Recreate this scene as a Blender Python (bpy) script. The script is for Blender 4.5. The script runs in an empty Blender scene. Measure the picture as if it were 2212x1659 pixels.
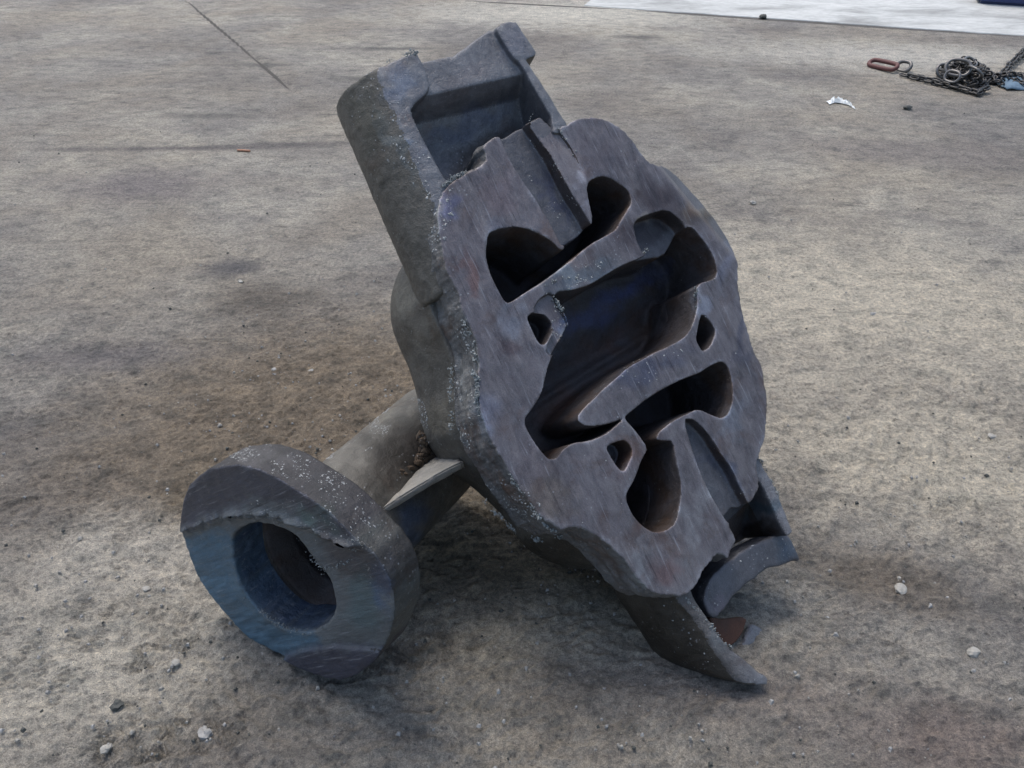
import bpy, math, random
import numpy as np
from mathutils import Vector, Matrix
rng = np.random.default_rng(7); random.seed(7)
SC = bpy.context.scene
COL = SC.collection
R = math.radians

# ------------------------------------------------------------------ camera, world, sun, exposure
F = 1841.0                      # focal length for a picture 2212 wide
CX, CY = 1106.0, 829.5
PITCH = R(35); H = 1.6
cam_d = bpy.data.cameras.new('camera'); cam = bpy.data.objects.new('camera', cam_d); COL.objects.link(cam)
cam.location = (0, 0, H); cam.rotation_euler = (R(90) - PITCH, 0, 0)
cam_d.sensor_width = 36; cam_d.lens = 36 * F / 2212; cam_d.clip_end = 500; cam_d.clip_start = .02
SC.camera = cam
CR = np.array([1., 0, 0]); CU = np.array([0, math.sin(PITCH), math.cos(PITCH)]); CB = np.array([0, -math.cos(PITCH), math.sin(PITCH)])
O0 = np.array([0, 0, H])

SUN_EL, SUN_AZ = 66, -30         # degrees; azimuth from +Y towards +X
w = bpy.data.worlds.new('World'); SC.world = w; w.use_nodes = True
nt = w.node_tree; sky = nt.nodes.new('ShaderNodeTexSky'); sky.sky_type = 'NISHITA'; sky.sun_disc = False
sky.sun_elevation = R(SUN_EL); sky.sun_rotation = R(SUN_AZ); sky.air_density = 1.3; sky.dust_density = 4.0; sky.ozone_density = 1.6
nt.links.new(sky.outputs[0], nt.nodes['Background'].inputs[0]); nt.nodes['Background'].inputs[1].default_value = .14
sd = bpy.data.lights.new('sun', 'SUN'); sd.energy = 1.0; sd.angle = R(20); sd.color = (1, .96, .90)
sun = bpy.data.objects.new('sun', sd); COL.objects.link(sun)
_s = Vector((math.sin(R(SUN_AZ)) * math.cos(R(SUN_EL)), math.cos(R(SUN_AZ)) * math.cos(R(SUN_EL)), math.sin(R(SUN_EL))))
sun.rotation_euler = _s.to_track_quat('Z', 'Y').to_euler(); sun.location = (0, 0, 12)
SC.view_settings.view_transform = 'Standard'; SC.view_settings.look = 'None'; SC.view_settings.gamma = 1
SC.view_settings.exposure = 0.56

# ------------------------------------------------------------------ helpers
def ray(px, py): return ((px - CX) / F) * CR - ((py - CY) / F) * CU - CB
def cam2w(v): return v[0] * CR + v[1] * CU + v[2] * CB
def ground_pt(px, py, z=0.0):
    d = ray(px, py); return O0 + d * ((z - H) / d[2])

def link(o, parent=None):
    COL.objects.link(o)
    if parent is not None: o.parent = parent
    return o
def tag(o, label=None, cat=None, group=None, kind=None):
    for k, v in (('label', label), ('category', cat), ('group', group), ('kind', kind)):
        if v: o[k] = v
    return o
def thing(name, label, cat, loc=(0, 0, 0), group=None):
    o = bpy.data.objects.new(name, None); o.location = loc; o.empty_display_size = .1
    return tag(link(o), label, cat, group)
def mesh_np(name, V, Fq, mats, parent=None, smooth=True, midx=None, tint=None, lp=None):
    me = bpy.data.meshes.new(name)
    V = np.asarray(V, np.float32); Fq = np.asarray(Fq, np.int32); k = Fq.shape[1]
    me.vertices.add(len(V)); me.vertices.foreach_set('co', V.ravel())
    me.loops.add(Fq.size); me.loops.foreach_set('vertex_index', Fq.ravel())
    me.polygons.add(len(Fq)); me.polygons.foreach_set('loop_start', np.arange(0, Fq.size, k, dtype=np.int32))
    for m in (mats if isinstance(mats, (list, tuple)) else [mats]): me.materials.append(m)
    if midx is not None: me.polygons.foreach_set('material_index', midx.astype(np.int32))
    me.polygons.foreach_set('use_smooth', np.full(len(Fq), smooth))
    if tint is not None:
        a = me.attributes.new('patina_shading', 'FLOAT_COLOR', 'POINT')
        c = np.ones((len(V), 4), np.float32); c[:, :tint.shape[1]] = tint; a.data.foreach_set('color', c.ravel())
    if lp is not None:
        a = me.attributes.new('cut_axes', 'FLOAT_VECTOR', 'POINT'); a.data.foreach_set('vector', lp.astype(np.float32).ravel())
    me.update(calc_edges=True); me.validate()
    o = bpy.data.objects.new(name, me); link(o, parent)
    if parent is not None: o.matrix_parent_inverse = Matrix.Translation(parent.location).inverted()
    return o

# noise ----------------------------------------------------------------
TAB = rng.random((256, 256)).astype(np.float32) * 2 - 1
def vn(x, y, s=1.0, off=0):
    x = x / s + off * 17.3; y = y / s + off * 9.1
    xi = np.floor(x).astype(np.int64); yi = np.floor(y).astype(np.int64); fx = x - xi; fy = y - yi
    fx = fx * fx * (3 - 2 * fx); fy = fy * fy * (3 - 2 * fy)
    a = TAB[xi & 255, yi & 255]; b = TAB[(xi + 1) & 255, yi & 255]; c = TAB[xi & 255, (yi + 1) & 255]; d = TAB[(xi + 1) & 255, (yi + 1) & 255]
    return (a * (1 - fx) + b * fx) * (1 - fy) + (c * (1 - fx) + d * fx) * fy
def fbm(x, y, s, o=4, off=0, g=.5):
    t = 0; a = 1
    for i in range(o): t = t + a * vn(x, y, s / 2 ** i, off + i); a *= g
    return t
def grid_noise(shape, cell, vox, seed):
    """smooth 3-D value noise on a voxel grid; cell = size of the lumps per axis in metres"""
    g = np.random.default_rng(seed); cell = np.broadcast_to(cell, 3)
    n = [max(2, int(np.ceil(s * vox / c)) + 2) for s, c in zip(shape, cell)]
    a = g.random(n).astype(np.float32) * 2 - 1
    for ax in range(3):
        p = np.arange(shape[ax]) * vox / cell[ax]; i = np.floor(p).astype(int); f = (p - i).astype(np.float32); f = f * f * (3 - 2 * f)
        sh = [1, 1, 1]; sh[ax] = -1; f = f.reshape(sh)
        a = np.take(a, i, ax) * (1 - f) + np.take(a, i + 1, ax) * f
    return a

# signed distance to a polygon -------------------------------------------
def chaikin(P, n=1):
    P = np.asarray(P, float)
    for _ in range(n):
        Q = np.roll(P, -1, 0); P = np.stack([.8 * P + .2 * Q, .2 * P + .8 * Q], 1).reshape(-1, 2)
    return P
def poly_sdf(P, X, Y):
    P = np.asarray(P, float); x = X.ravel(); y = Y.ravel()
    d = np.full(x.shape, 1e9); ins = np.zeros(x.shape, bool)
    for a, b in zip(P, np.roll(P, -1, 0)):
        e = b - a; L = e @ e
        if L < 1e-14: continue
        t = np.clip(((x - a[0]) * e[0] + (y - a[1]) * e[1]) / L, 0, 1)
        d = np.minimum(d, (x - a[0] - t * e[0]) ** 2 + (y - a[1] - t * e[1]) ** 2)
        c = (a[1] > y) != (b[1] > y)
        if e[1] != 0: ins ^= c & (x < e[0] * (y - a[1]) / e[1] + a[0])
    d = np.sqrt(d); return np.where(ins, -d, d).reshape(X.shape).astype(np.float32)
def smin(a, b, k):
    h = np.clip(.5 + .5 * (b - a) / k, 0, 1); return b * (1 - h) + a * h - k * h * (1 - h)
def smax(a, b, k): return -smin(-a, -b, k)

# naive surface nets --------------------------------------------------------
def surface_nets(D):
    s = D < 0; nx, ny, nz = D.shape
    tot = np.zeros((nx - 1, ny - 1, nz - 1), np.uint8)
    for i in (0, 1):
        for j in (0, 1):
            for k in (0, 1): tot += s[i:nx - 1 + i, j:ny - 1 + j, k:nz - 1 + k]
    c = np.argwhere((tot > 0) & (tot < 8)); idx = np.full(tot.shape, -1, np.int32); idx[tuple(c.T)] = np.arange(len(c))
    acc = np.zeros((len(c), 3)); cnt = np.zeros(len(c))
    corners = [(i, j, k) for i in (0, 1) for j in (0, 1) for k in (0, 1)]
    for a in corners:
        for ax in range(3):
            if a[ax]: continue
            b = list(a); b[ax] = 1
            da = D[c[:, 0] + a[0], c[:, 1] + a[1], c[:, 2] + a[2]]; db = D[c[:, 0] + b[0], c[:, 1] + b[1], c[:, 2] + b[2]]
            m = (da < 0) != (db < 0); t = np.where(m, da / np.where(m, da - db, 1), 0)
            p = np.array(a, float)[None] + 0 * acc; p[:, ax] += t
            acc += p * m[:, None]; cnt += m
    V = c + acc / cnt[:, None]
    quads = []
    for ax in range(3):
        sl0 = [slice(None)] * 3; sl1 = [slice(None)] * 3; sl0[ax] = slice(0, -1); sl1[ax] = slice(1, None)
        e = s[tuple(sl0)] != s[tuple(sl1)]
        u, v = (ax + 1) % 3, (ax + 2) % 3
        q = np.argwhere(e); q = q[(q[:, u] > 0) & (q[:, v] > 0) & (q[:, u] < D.shape[u] - 1) & (q[:, v] < D.shape[v] - 1)]
        fl = s[q[:, 0], q[:, 1], q[:, 2]]
        def at(du, dv):
            r = q.copy(); r[:, u] += du; r[:, v] += dv; return idx[r[:, 0], r[:, 1], r[:, 2]]
        Q = np.stack([at(-1, -1), at(0, -1), at(0, 0), at(-1, 0)], 1)
        Q[~fl] = Q[~fl][:, ::-1]; quads.append(Q)
    Q = np.concatenate(quads); return V, Q[(Q >= 0).all(1)]

class Frame:
    """a local frame on a plane; w counts metres behind it"""
    def __init__(s, o, n):                                   # o, n in camera axes
        s.n = cam2w(np.array(n) / np.linalg.norm(n)); s.o = O0 + cam2w(np.array(o))
        u = CR - (CR @ s.n) * s.n; s.u = u / np.linalg.norm(u); s.v = np.cross(s.n, s.u)
    def uv(s, px, py, w=0.0):
        o = s.o - s.n * w; d = ray(px, py); p = O0 + d * (((o - O0) @ s.n) / (d @ s.n)) - s.o
        return (p @ s.u, p @ s.v)
    def poly(s, P, w=0.0): return np.array([s.uv(x, y, w) for x, y in P])
    def world(s, U): return s.o + U[:, :1] * s.u + U[:, 1:2] * s.v - U[:, 2:3] * s.n
STAINS_AND_SHADING = {  # stains and soot, plus light and shade put in as colour factors
 'face_plate': [(1250,665,60,24,-.5,(.85,1.05,1.7)),(1430,440,70,45,.9,(.42,.38,.40)),(1390,510,60,40,0,(.50,.46,.48)),(1500,470,40,25,.9,(.60,.55,.5)),(1075,510,22,45,.1,(1.35,1.45,1.55)),(965,440,25,35,.0,(1.1,1.2,1.6)),(1010,585,18,45,-.3,(1.0,.72,.66)),(1115,690,35,25,.5,(1.25,1.4,1.5)),
   (1105,745,28,18,.8,(.82,.72,.72)),(1515,650,18,35,0,(1.4,1.6,1.75)),(1400,800,90,30,-.5,(.66,.74,.92)),(1250,590,80,24,-.5,(.80,.98,1.05)),(1215,690,16,40,.4,(1.35,1.6,1.6)),(1050,890,30,60,.2,(1.05,1.15,1.3)),(1180,1080,70,45,.3,(1.0,.92,.80)),
   (1590,900,25,60,.2,(1.2,1.35,1.45)),(1500,1120,22,60,.25,(1.35,1.42,1.4)),(1385,1210,14,60,.2,(1.4,1.5,1.5)),(1440,1230,40,40,0,(.95,.75,.72)),(1380,470,20,20,0,(1.3,1.2,1.0)),(925,455,34,34,0,(1.9,1.9,1.8)),(1010,850,18,70,0,(1.5,1.5,1.45)),(1510,455,26,16,.8,(1.4,1.3,1.1)),(1570,560,18,60,.1,(1.2,1.3,1.45)),(1085,420,50,40,0,(1.15,1.05,1.05)),  # palest spots: slag and glints on the left rim painted in
   (1310,340,50,50,0,(.92,.90,.92)),(1200,430,18,60,-.5,(.75,.80,1.0)),(1560,1020,25,70,-.5,(.62,.68,.82)),(1150,1000,60,50,0,(.9,.86,.86)),(1600,720,14,70,.2,(.7,.74,.85)),(1370,1000,60,30,0,(1.08,1.0,.98))],
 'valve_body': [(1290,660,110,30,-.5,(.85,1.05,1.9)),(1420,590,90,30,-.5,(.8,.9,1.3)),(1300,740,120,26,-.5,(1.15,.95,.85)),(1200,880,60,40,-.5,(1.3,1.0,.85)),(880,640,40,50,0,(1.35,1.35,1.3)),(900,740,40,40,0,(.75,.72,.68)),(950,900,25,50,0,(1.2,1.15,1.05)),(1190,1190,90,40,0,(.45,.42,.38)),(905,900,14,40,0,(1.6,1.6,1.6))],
 'inlet_pipe': [(650,1240,75,110,-.2,(.35,.30,.28)),(885,972,125,70,-.6,(.16,.135,.12)),(740,960,80,40,-.6,(1.25,1.25,1.25)),(830,880,60,22,-.6,(1.25,1.25,1.2)),(908,880,12,26,.1,(1.5,1.5,1.5)),(900,1120,60,50,-.7,(.55,.75,1.25))],  # soot by the body; bore shade, lit top and blue underside painted in
 'upper_neck': [(860,320,14,90,-.4,(1.1,1.25,1.4)),(860,180,40,35,0,(1.0,1.1,1.25)),(1010,270,110,30,-.5,(.75,.80,.95)),(1060,330,90,35,-.5,(.55,.5,.45)),(1000,180,100,25,-.5,(1.05,1.0,.98)),(800,250,40,80,-.3,(.85,.85,.8)),(1110,90,30,35,0,(.95,.95,1.0))],
 'lower_neck': [(1430,1330,260,220,0,(.55,.52,.48)),(1500,1430,120,60,.5,(.42,.40,.39)),(1400,1340,80,80,.5,(.48,.45,.42)),(1310,1230,70,60,.5,(.6,.55,.48)),(1540,1345,20,60,-.5,(1.3,1.4,1.45)),(1650,1100,60,25,-.4,(.55,.75,.85)),(1640,1160,60,22,-.4,(.28,.22,.18))],  # blue light and dark band above the end ring are painted in
 'end_ring': [(1560,1300,30,30,0,(1.3,1.2,1.25)),(1700,1180,40,25,-.4,(.8,.95,1.05))],
 'pipe_flange': [(560,990,90,22,.2,(1.7,1.7,1.65)),(700,1060,60,30,.8,(1.05,1.1,1.1)),(790,1300,40,80,.1,(.8,.98,1.0)),(830,1260,20,70,0,(.75,.9,1.2)),(690,1110,60,20,.4,(1.0,1.2,1.1))],
}
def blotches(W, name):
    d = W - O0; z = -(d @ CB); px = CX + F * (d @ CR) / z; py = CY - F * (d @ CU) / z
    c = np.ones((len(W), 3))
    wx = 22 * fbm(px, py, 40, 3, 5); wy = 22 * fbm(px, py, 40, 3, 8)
    for x, y, rx, ry, rot, col_ in STAINS_AND_SHADING.get(name, ()):
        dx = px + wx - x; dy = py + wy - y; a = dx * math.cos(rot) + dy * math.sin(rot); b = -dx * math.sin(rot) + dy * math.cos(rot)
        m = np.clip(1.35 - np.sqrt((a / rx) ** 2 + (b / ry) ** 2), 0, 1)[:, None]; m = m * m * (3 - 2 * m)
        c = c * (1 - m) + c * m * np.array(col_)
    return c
class Grid:
    def __init__(g, fr, lo, hi, vox):
        g.fr, g.lo, g.vox = fr, np.array(lo, float), vox
        n = [int(np.ceil((b - a) / vox)) + 1 for a, b in zip(lo, hi)]; g.n = n
        ax = [lo[i] + vox * np.arange(n[i]) for i in range(3)]
        g.U, g.V = np.meshgrid(ax[0], ax[1], indexing='ij'); g.w = ax[2].astype(np.float32)[None, None, :]
    def poly(g, P, w=0.0, n=1): return poly_sdf(chaikin(g.fr.poly(P, w), n) if n else g.fr.poly(P, w), g.U, g.V)[:, :, None]
    def noise(g, cell, seed): return grid_noise(g.n, cell, g.vox, seed)
    def mesh(g, D, name, mats, parent, classify=None, patina_shading=None, ax=(.465, -.885)):
        V, Q = surface_nets(D); L = g.lo + V * g.vox
        W = g.fr.world(L)
        c = L[Q].mean(1); nrm = np.cross(L[Q[:, 2]] - L[Q[:, 0]], L[Q[:, 3]] - L[Q[:, 1]]); nrm /= np.linalg.norm(nrm, axis=1)[:, None] + 1e-12
        # (u, v, w) is left handed: flip so that the outside is outside
        o = mesh_np(name, W, Q[:, ::-1], mats, parent, midx=classify(c, nrm) if classify else None, tint=(patina_shading(L) if patina_shading else np.ones((len(L), 3))) * blotches(W, name), lp=np.stack([L[:, 0] * ax[0] + L[:, 1] * ax[1], -L[:, 0] * ax[1] + L[:, 1] * ax[0], L[:, 2]], 1))
        return o

# ------------------------------------------------------------------ materials
def mat(name):
    m = bpy.data.materials.new(name); m.use_nodes = True; return m, m.node_tree, m.node_tree.nodes['Principled BSDF']
def N(t, typ, **kw):
    n = t.nodes.new(typ)
    for k, v in kw.items():
        if k in n.inputs: n.inputs[k].default_value = v
        else: setattr(n, k, v)
    return n
def ramp(t, src, stops):
    r = t.nodes.new('ShaderNodeValToRGB'); e = r.color_ramp.elements
    while len(e) < len(stops): e.new(.5)
    for q, (p, c) in zip(e, stops): q.position = p; q.color = (*c, 1) if len(c) == 3 else c
    t.links.new(src, r.inputs[0]); return r.outputs[0]
def mix(t, f, a, b, mode='MIX'):
    m = t.nodes.new('ShaderNodeMix'); m.data_type = 'RGBA'; m.blend_type = mode
    for s, v in ((0, f), (6, a), (7, b)):
        if hasattr(v, 'links'): t.links.new(v, m.inputs[s])
        else: m.inputs[s].default_value = v if s == 0 else (*v, 1)
    return m.outputs[2]
def coord(t, scale=(1, 1, 1), rot=(0, 0, 0)):
    c = t.nodes.new('ShaderNodeTexCoord'); m = t.nodes.new('ShaderNodeMapping'); m.inputs[3].default_value = scale; m.inputs[2].default_value = rot
    t.links.new(c.outputs['Object'], m.inputs[0]); return m.outputs[0]
def noise(t, co, s, d=6, r=.6, dist=0.0):
    n = N(t, 'ShaderNodeTexNoise', Scale=s, Detail=d, Roughness=r, Distortion=dist); t.links.new(co, n.inputs[0]); return n.outputs[0]
def bump(t, b, src, dist, strength=1.0, prev=None):
    n = N(t, 'ShaderNodeBump', Strength=strength, Distance=dist); t.links.new(src, n.inputs['Height'])
    if prev is not None: t.links.new(prev, n.inputs['Normal'])
    return n.outputs[0]

def steel(name, dark, mid, lite, rust, rust_amt, speck, metallic, rough, bump_mm, patina_shading=False, stretch=1.0):
    m, t, b = mat(name)
    if stretch == 0: co = coord(t); cs = co
    else:
        at_ = N(t, 'ShaderNodeAttribute', attribute_name='cut_axes'); co = at_.outputs['Vector']
        mp = t.nodes.new('ShaderNodeMapping'); mp.inputs[3].default_value = (1 / stretch, 1, 1); t.links.new(co, mp.inputs[0]); cs = mp.outputs[0]
    big = noise(t, cs, 7, 5, .6, .8); fine = noise(t, cs, 60, 8, .7); grain = noise(t, co, 420, 3, .7); midn = noise(t, cs, 22, 7, .68, .6)
    c = ramp(t, big, [(.34, dark), (.52, mid), (.68, lite)])
    c = mix(t, .55, c, ramp(t, midn, [(.30, dark), (.5, mid), (.72, lite)]))
    c = mix(t, ramp(t, fine, [(.35, (0, 0, 0)), (.75, (.55, .55, .55))]), c, lite)
    rm = ramp(t, noise(t, co, 8, 6, .65, .3), [(.62 - rust_amt, (0, 0, 0)), (.78 - rust_amt, (.85, .85, .85))]); c = mix(t, rm, c, rust)
    if stretch != 0:
        a = N(t, 'ShaderNodeAttribute', attribute_name='patina_shading'); c = mix(t, 1.0, c, a.outputs['Color'], 'MULTIPLY')
    if stretch > 1.5:
        mq = t.nodes.new('ShaderNodeMapping'); mq.inputs[3].default_value = (.06, 1, .3); mq.inputs[2].default_value = (0, 0, R(3)); t.links.new(co, mq.inputs[0])
        sc_ = noise(t, mq.outputs[0], 150, 4, .6, .2); c = mix(t, ramp(t, sc_, [(.60, (0, 0, 0)), (.70, (.40, .40, .40))]), c, (.36, .37, .40)); c = mix(t, ramp(t, sc_, [(.30, (.6, .6, .6)), (.38, (0, 0, 0))]), c, (.03, .028, .03))
    # pale scale flecks
    v = N(t, 'ShaderNodeTexVoronoi', Scale=95.0); t.links.new(co, v.inputs[0])
    vm = ramp(t, v.outputs[0], [(0, (1, 1, 1)), (.26, (0, 0, 0))]); gate = ramp(t, noise(t, co, 11, 4, .6), [(.60 - speck, (0, 0, 0)), (.72 - speck, (1, 1, 1))])
    fm = mix(t, 1.0, vm, gate, 'MULTIPLY'); c = mix(t, fm, c, (.34, .36, .38))
    c = mix(t, .35, c, ramp(t, grain, [(.3, (.35, .35, .35)), (.7, (1.6, 1.6, 1.6))]), 'MULTIPLY')
    t.links.new(c, b.inputs['Base Color']); b.inputs['Metallic'].default_value = metallic
    rr = ramp(t, midn, [(.3, (rough - .12,) * 3), (.7, (rough + .14,) * 3)]); t.links.new(rr, b.inputs['Roughness'])
    n1 = bump(t, b, midn, bump_mm * .004, .6); n2 = bump(t, b, fine, bump_mm * .0022, .8, n1); n3 = bump(t, b, grain, bump_mm * .0007, .8, n2)
    t.links.new(n3, b.inputs['Normal']); return m
M_cut = steel('torch_cut_steel', (.050, .045, .050), (.112, .100, .110), (.24, .23, .24), (.100, .066, .056), .08, .04, .45, .44, 1.2, stretch=2.2)
M_cast = steel('weathered_cast_steel', (.045, .043, .038), (.088, .083, .073), (.17, .163, .145), (.080, .057, .042), .05, .08, .25, .52, 2.0)
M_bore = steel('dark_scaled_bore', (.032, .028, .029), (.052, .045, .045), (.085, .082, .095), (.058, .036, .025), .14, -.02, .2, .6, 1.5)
M_trough = steel('grey_blue_bore', (.046, .048, .056), (.085, .088, .102), (.15, .157, .178), (.09, .065, .055), .04, .05, .35, .5, 1.2)
M_rim = steel('slaggy_burnt_rim', (.055, .056, .058), (.11, .112, .115), (.24, .245, .25), (.11, .070, .050), .10, .16, .3, .52, 3.0)
M_flange = steel('blued_flange_steel', (.10, .10, .10), (.17, .17, .17), (.30, .30, .30), (.15, .11, .09), -.01, .05, .35, .48, 2.0, True, stretch=5.0)
M_slag = steel('pale_slag', (.10, .11, .115), (.20, .22, .225), (.34, .37, .37), (.12, .08, .06), .04, .1, .2, .6, 1.5, stretch=0)
M_capf = steel('blue_grey_cut_face', (.07, .072, .080), (.125, .130, .145), (.23, .24, .255), (.12, .09, .08), .04, .08, .35, .48, 1.5)
M_strip = steel('pale_burnt_strip', (.09, .093, .105), (.18, .185, .205), (.33, .345, .37), (.14, .10, .09), .06, .08, .3, .55, 3.0)
M_rust = steel('red_brown_rust', (.05, .024, .016), (.085, .038, .024), (.12, .055, .035), (.05, .03, .02), .1, -.02, 0, .8, 1.0)

# ------------------------------------------------------------------ the casting
n_p = np.array([.40, .20, .894]); c0 = np.array([(1300 - CX) / F, -(780 - CY) / F, -1.]) * 1.80
FP = Frame(c0, n_p)
casting = thing('valve_casting', 'large grey steel valve casting, torch cut open, lying tilted on the dusty floor', 'scrap casting',
                tuple(ground_pt(1250, 1150)))

FACE = [(1079,292),(1072,290),(1037,312),(1050,339),(1043,352),(1003,373),(981,385),(960,402),(945,430),(943,470),(950,530),(960,576),(972,605),(985,630),(997,674),(1022,723),(1031,772),(1031,821),(1033,880),
 (1046,922),(1062,960),(1085,995),(1124,1061),(1168,1120),(1190,1134),(1214,1152),(1232,1143),(1253,1142),(1290,1162),(1319,1184),(1349,1215),(1375,1254),(1401,1277),(1427,1290),(1479,1291),(1505,1270),
 (1522,1234),(1548,1200),(1562,1203),(1576,1211),(1580,1195),(1595,1166),(1574,1130),(1590,1100),(1616,1091),(1630,1081),(1644,1048),(1636,1005),(1650,961),(1657,939),(1660,865),(1652,811),(1650,790),(1635,766),(1623,730),
 (1606,673),(1596,612),(1598,558),(1590,513),(1568,466),(1548,440),(1511,398),(1473,362),(1438,347),(1420,354),(1401,348),(1382,323),(1362,294),(1342,274),(1313,256),(1281,249),(1252,252),(1232,260),
 (1204,275),(1190,262),(1174,243),(1143,259),(1115,276)]
HOLE_A = [(1055,505),(1080,493),(1117,488),(1153,498),(1190,520),(1214,543),(1222,526),(1264,501),(1283,476),(1271,425),(1268,405),(1273,390),(1300,378),(1325,388),(1357,412),(1364,437),(1352,458),(1330,497),(1313,507),(1276,527),(1220,573),
 (1190,595),(1141,627),(1107,651),(1095,655),(1087,645),(1073,618),(1058,584),(1051,547)]
E_REC = [(1368,489),(1373,477),(1387,467),(1440,452),(1475,480),(1483,495),(1470,545),(1440,550),(1400,556),(1387,546),(1375,521)]
TUN = [(1196,632),(1260,622),(1292,605),(1336,578),(1380,558),(1400,548),(1458,541),(1474,510),(1483,492),(1495,492),(1520,521),(1539,551),(1548,585),(1544,602),(1505,614),(1507,649),(1505,673),(1495,705),(1480,727),(1458,742),(1409,764),
 (1360,791),(1302,841),(1270,872),(1250,895),(1248,909),(1265,921),(1290,921),(1326,912),(1349,903),(1314,934),(1270,953),(1236,956),(1216,971),(1204,988),(1189,993),(1175,980),(1156,956),(1134,919),(1134,902),(1151,882),(1169,853),(1181,802),(1191,772),
 (1210,735),(1230,703),(1222,682),(1210,664)]
LOW = [(1349,903),(1376,931),(1402,968),(1388,993),(1371,1039),(1353,1066),(1354,1083),(1366,1108),(1388,1135),(1412,1150),(1437,1147),(1461,1130),(1471,1074),(1469,1037),(1461,995),(1454,953),(1434,953),(1417,948),(1425,931),(1449,912),
 (1486,892),(1510,882),(1540,897),(1559,904),(1574,895),(1584,865),(1581,816),(1572,789),(1559,779),(1535,789),(1510,806),(1461,826),(1412,853),(1363,890)]
BOLT1 = [(1137,686),(1151,674),(1181,677),(1196,696),(1193,716),(1178,745),(1166,745),(1156,728)]
BOLT2 = [(1517,676),(1537,695),(1548,717),(1534,749),(1517,759),(1503,735),(1510,698)]
BOLT3 = [(1312,963),(1346,949),(1361,958),(1368,975),(1351,1017),(1339,1015),(1312,975)]
CHAN1 = [(1060,250),(1079,292),(1104,349),(1140,405),(1158,429),(1190,486),(1216,540),(1262,503),(1281,491),(1261,456),(1229,407),(1197,339),(1143,258),(1120,230)]
CHAN1B = [(1135,235),(1143,258),(1197,339),(1229,407),(1261,456),(1270,480),(1272,400),(1243,331),(1204,275),(1180,225)]
CHAN2 = [(1478,905),(1500,905),(1530,935),(1560,985),(1580,1012),(1600,1055),(1622,1095),(1600,1140),(1575,1132),(1545,1085),(1520,1040),(1500,985)]
BOSS1 = [(1193,630),(1210,664),(1230,703),(1210,735),(1191,772),(1176,758),(1196,716),(1198,694),(1181,675),(1150,672),(1165,645)]

bodyB = [(930,520),(885,550),(858,590),(846,640),(850,694),(874,757),(896,809),(911,858),(918,910),(935,965),(975,1010),(1036,1055),(1090,1110),(1130,1165),(1165,1200),(1230,1226),(1275,1228),(1330,1215),(1430,1150),(1520,1000),(1530,800),(1490,580),(1400,440),(1250,380),(1050,440)]

def cavities(g, deepmax, edge):
    """the union of all hollows, as a distance field on grid g"""
    W = g.w
    a_dir = np.array(FP.uv(1480, 640)) - np.array(FP.uv(1180, 820)); a_dir /= np.linalg.norm(a_dir)
    p0 = np.array(FP.uv(1330, 740)); across = ((g.U - p0[0]) * -a_dir[1] + (g.V - p0[1]) * a_dir[0])[:, :, None].astype(np.float32)
    wob = (.0010 * fbm(g.U, g.V, .09, 3, 3))[:, :, None].astype(np.float32)
    # main tunnel: a lengthwise ribbed trough
    dt = .115 + .085 * np.sqrt(np.clip(1 - (across / .20) ** 2, 0, 1)) + .012 * np.cos(across * 34 + .6) - .012 * np.exp(-((across + .035) / .012) ** 2)
    s = smax(g.poly(TUN) + wob + .05 * np.clip(W - .03, 0, .1) * 0, W - dt, .012)
    s = smin(s, smax(g.poly(HOLE_A) + wob, W - (.24 + 0 * across), .012), .004)
    s = smin(s, smax(g.poly(LOW) + wob, W - .25, .015), .004)
    s = smin(s, smax(g.poly(E_REC), W - .045, .008), .004)
    for q, dp in ((BOLT1, .07), (BOLT2, .08), (BOLT3, .06)): s = smin(s, smax(g.poly(q), W - dp - .35 * g.poly(q), .006), .002)
    s = smin(s, smax(g.poly(CHAN1), W - .040, .004), .003)
    fa = np.array(FP.uv(1175, 255)); fb = np.array(FP.uv(1262, 430)); fd = fb - fa
    fade = np.clip(1 - ((g.U - fa[0]) * fd[0] + (g.V - fa[1]) * fd[1]) / (fd @ fd), 0, 1)[:, :, None]
    s = smin(s, smax(g.poly(CHAN1B), W - .016 * fade + .002, .003), .002)
    s = smin(s, smax(g.poly(CHAN2), W - .030, .010), .006)
    s = smin(s, smax(g.poly(BOSS1), W - .010, .004), .003)
    return s

# -- face plate
PT = .135
g = Grid(FP, (-.50, -.62, -.014), (.48, .58, PT + .012), .0027)
face = g.poly(FACE)
stri = (.0016 * vn(g.U * 1.0, g.V, .006, 1) + .0012 * fbm(g.U, g.V, .03, 3, 2))[:, :, None].astype(np.float32)
shallow = .0022 * g.noise((.10, .10, .10), 1) + .0009 * g.noise((.022, .022, .03), 2)
rimlump = .003 * g.noise((.02, .02, .012), 3) + .004 * g.noise((.05, .05, .03), 4)
lip_c = np.array(FP.uv(900, 520, .1)); lip = np.exp(-(((g.U - lip_c[0]) / .05) ** 2 + ((g.V - lip_c[1]) / .06) ** 2))[:, :, None]
# the rim leans outward as it goes back, except where the photo shows it undercut
side = face + stri + rimlump * np.clip(g.w / .03, 0, 1) - .022 * lip * np.clip(g.w / PT, 0, 1) + .003 * np.cos(np.clip(g.w / PT, 0, 1) * 9)
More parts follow.
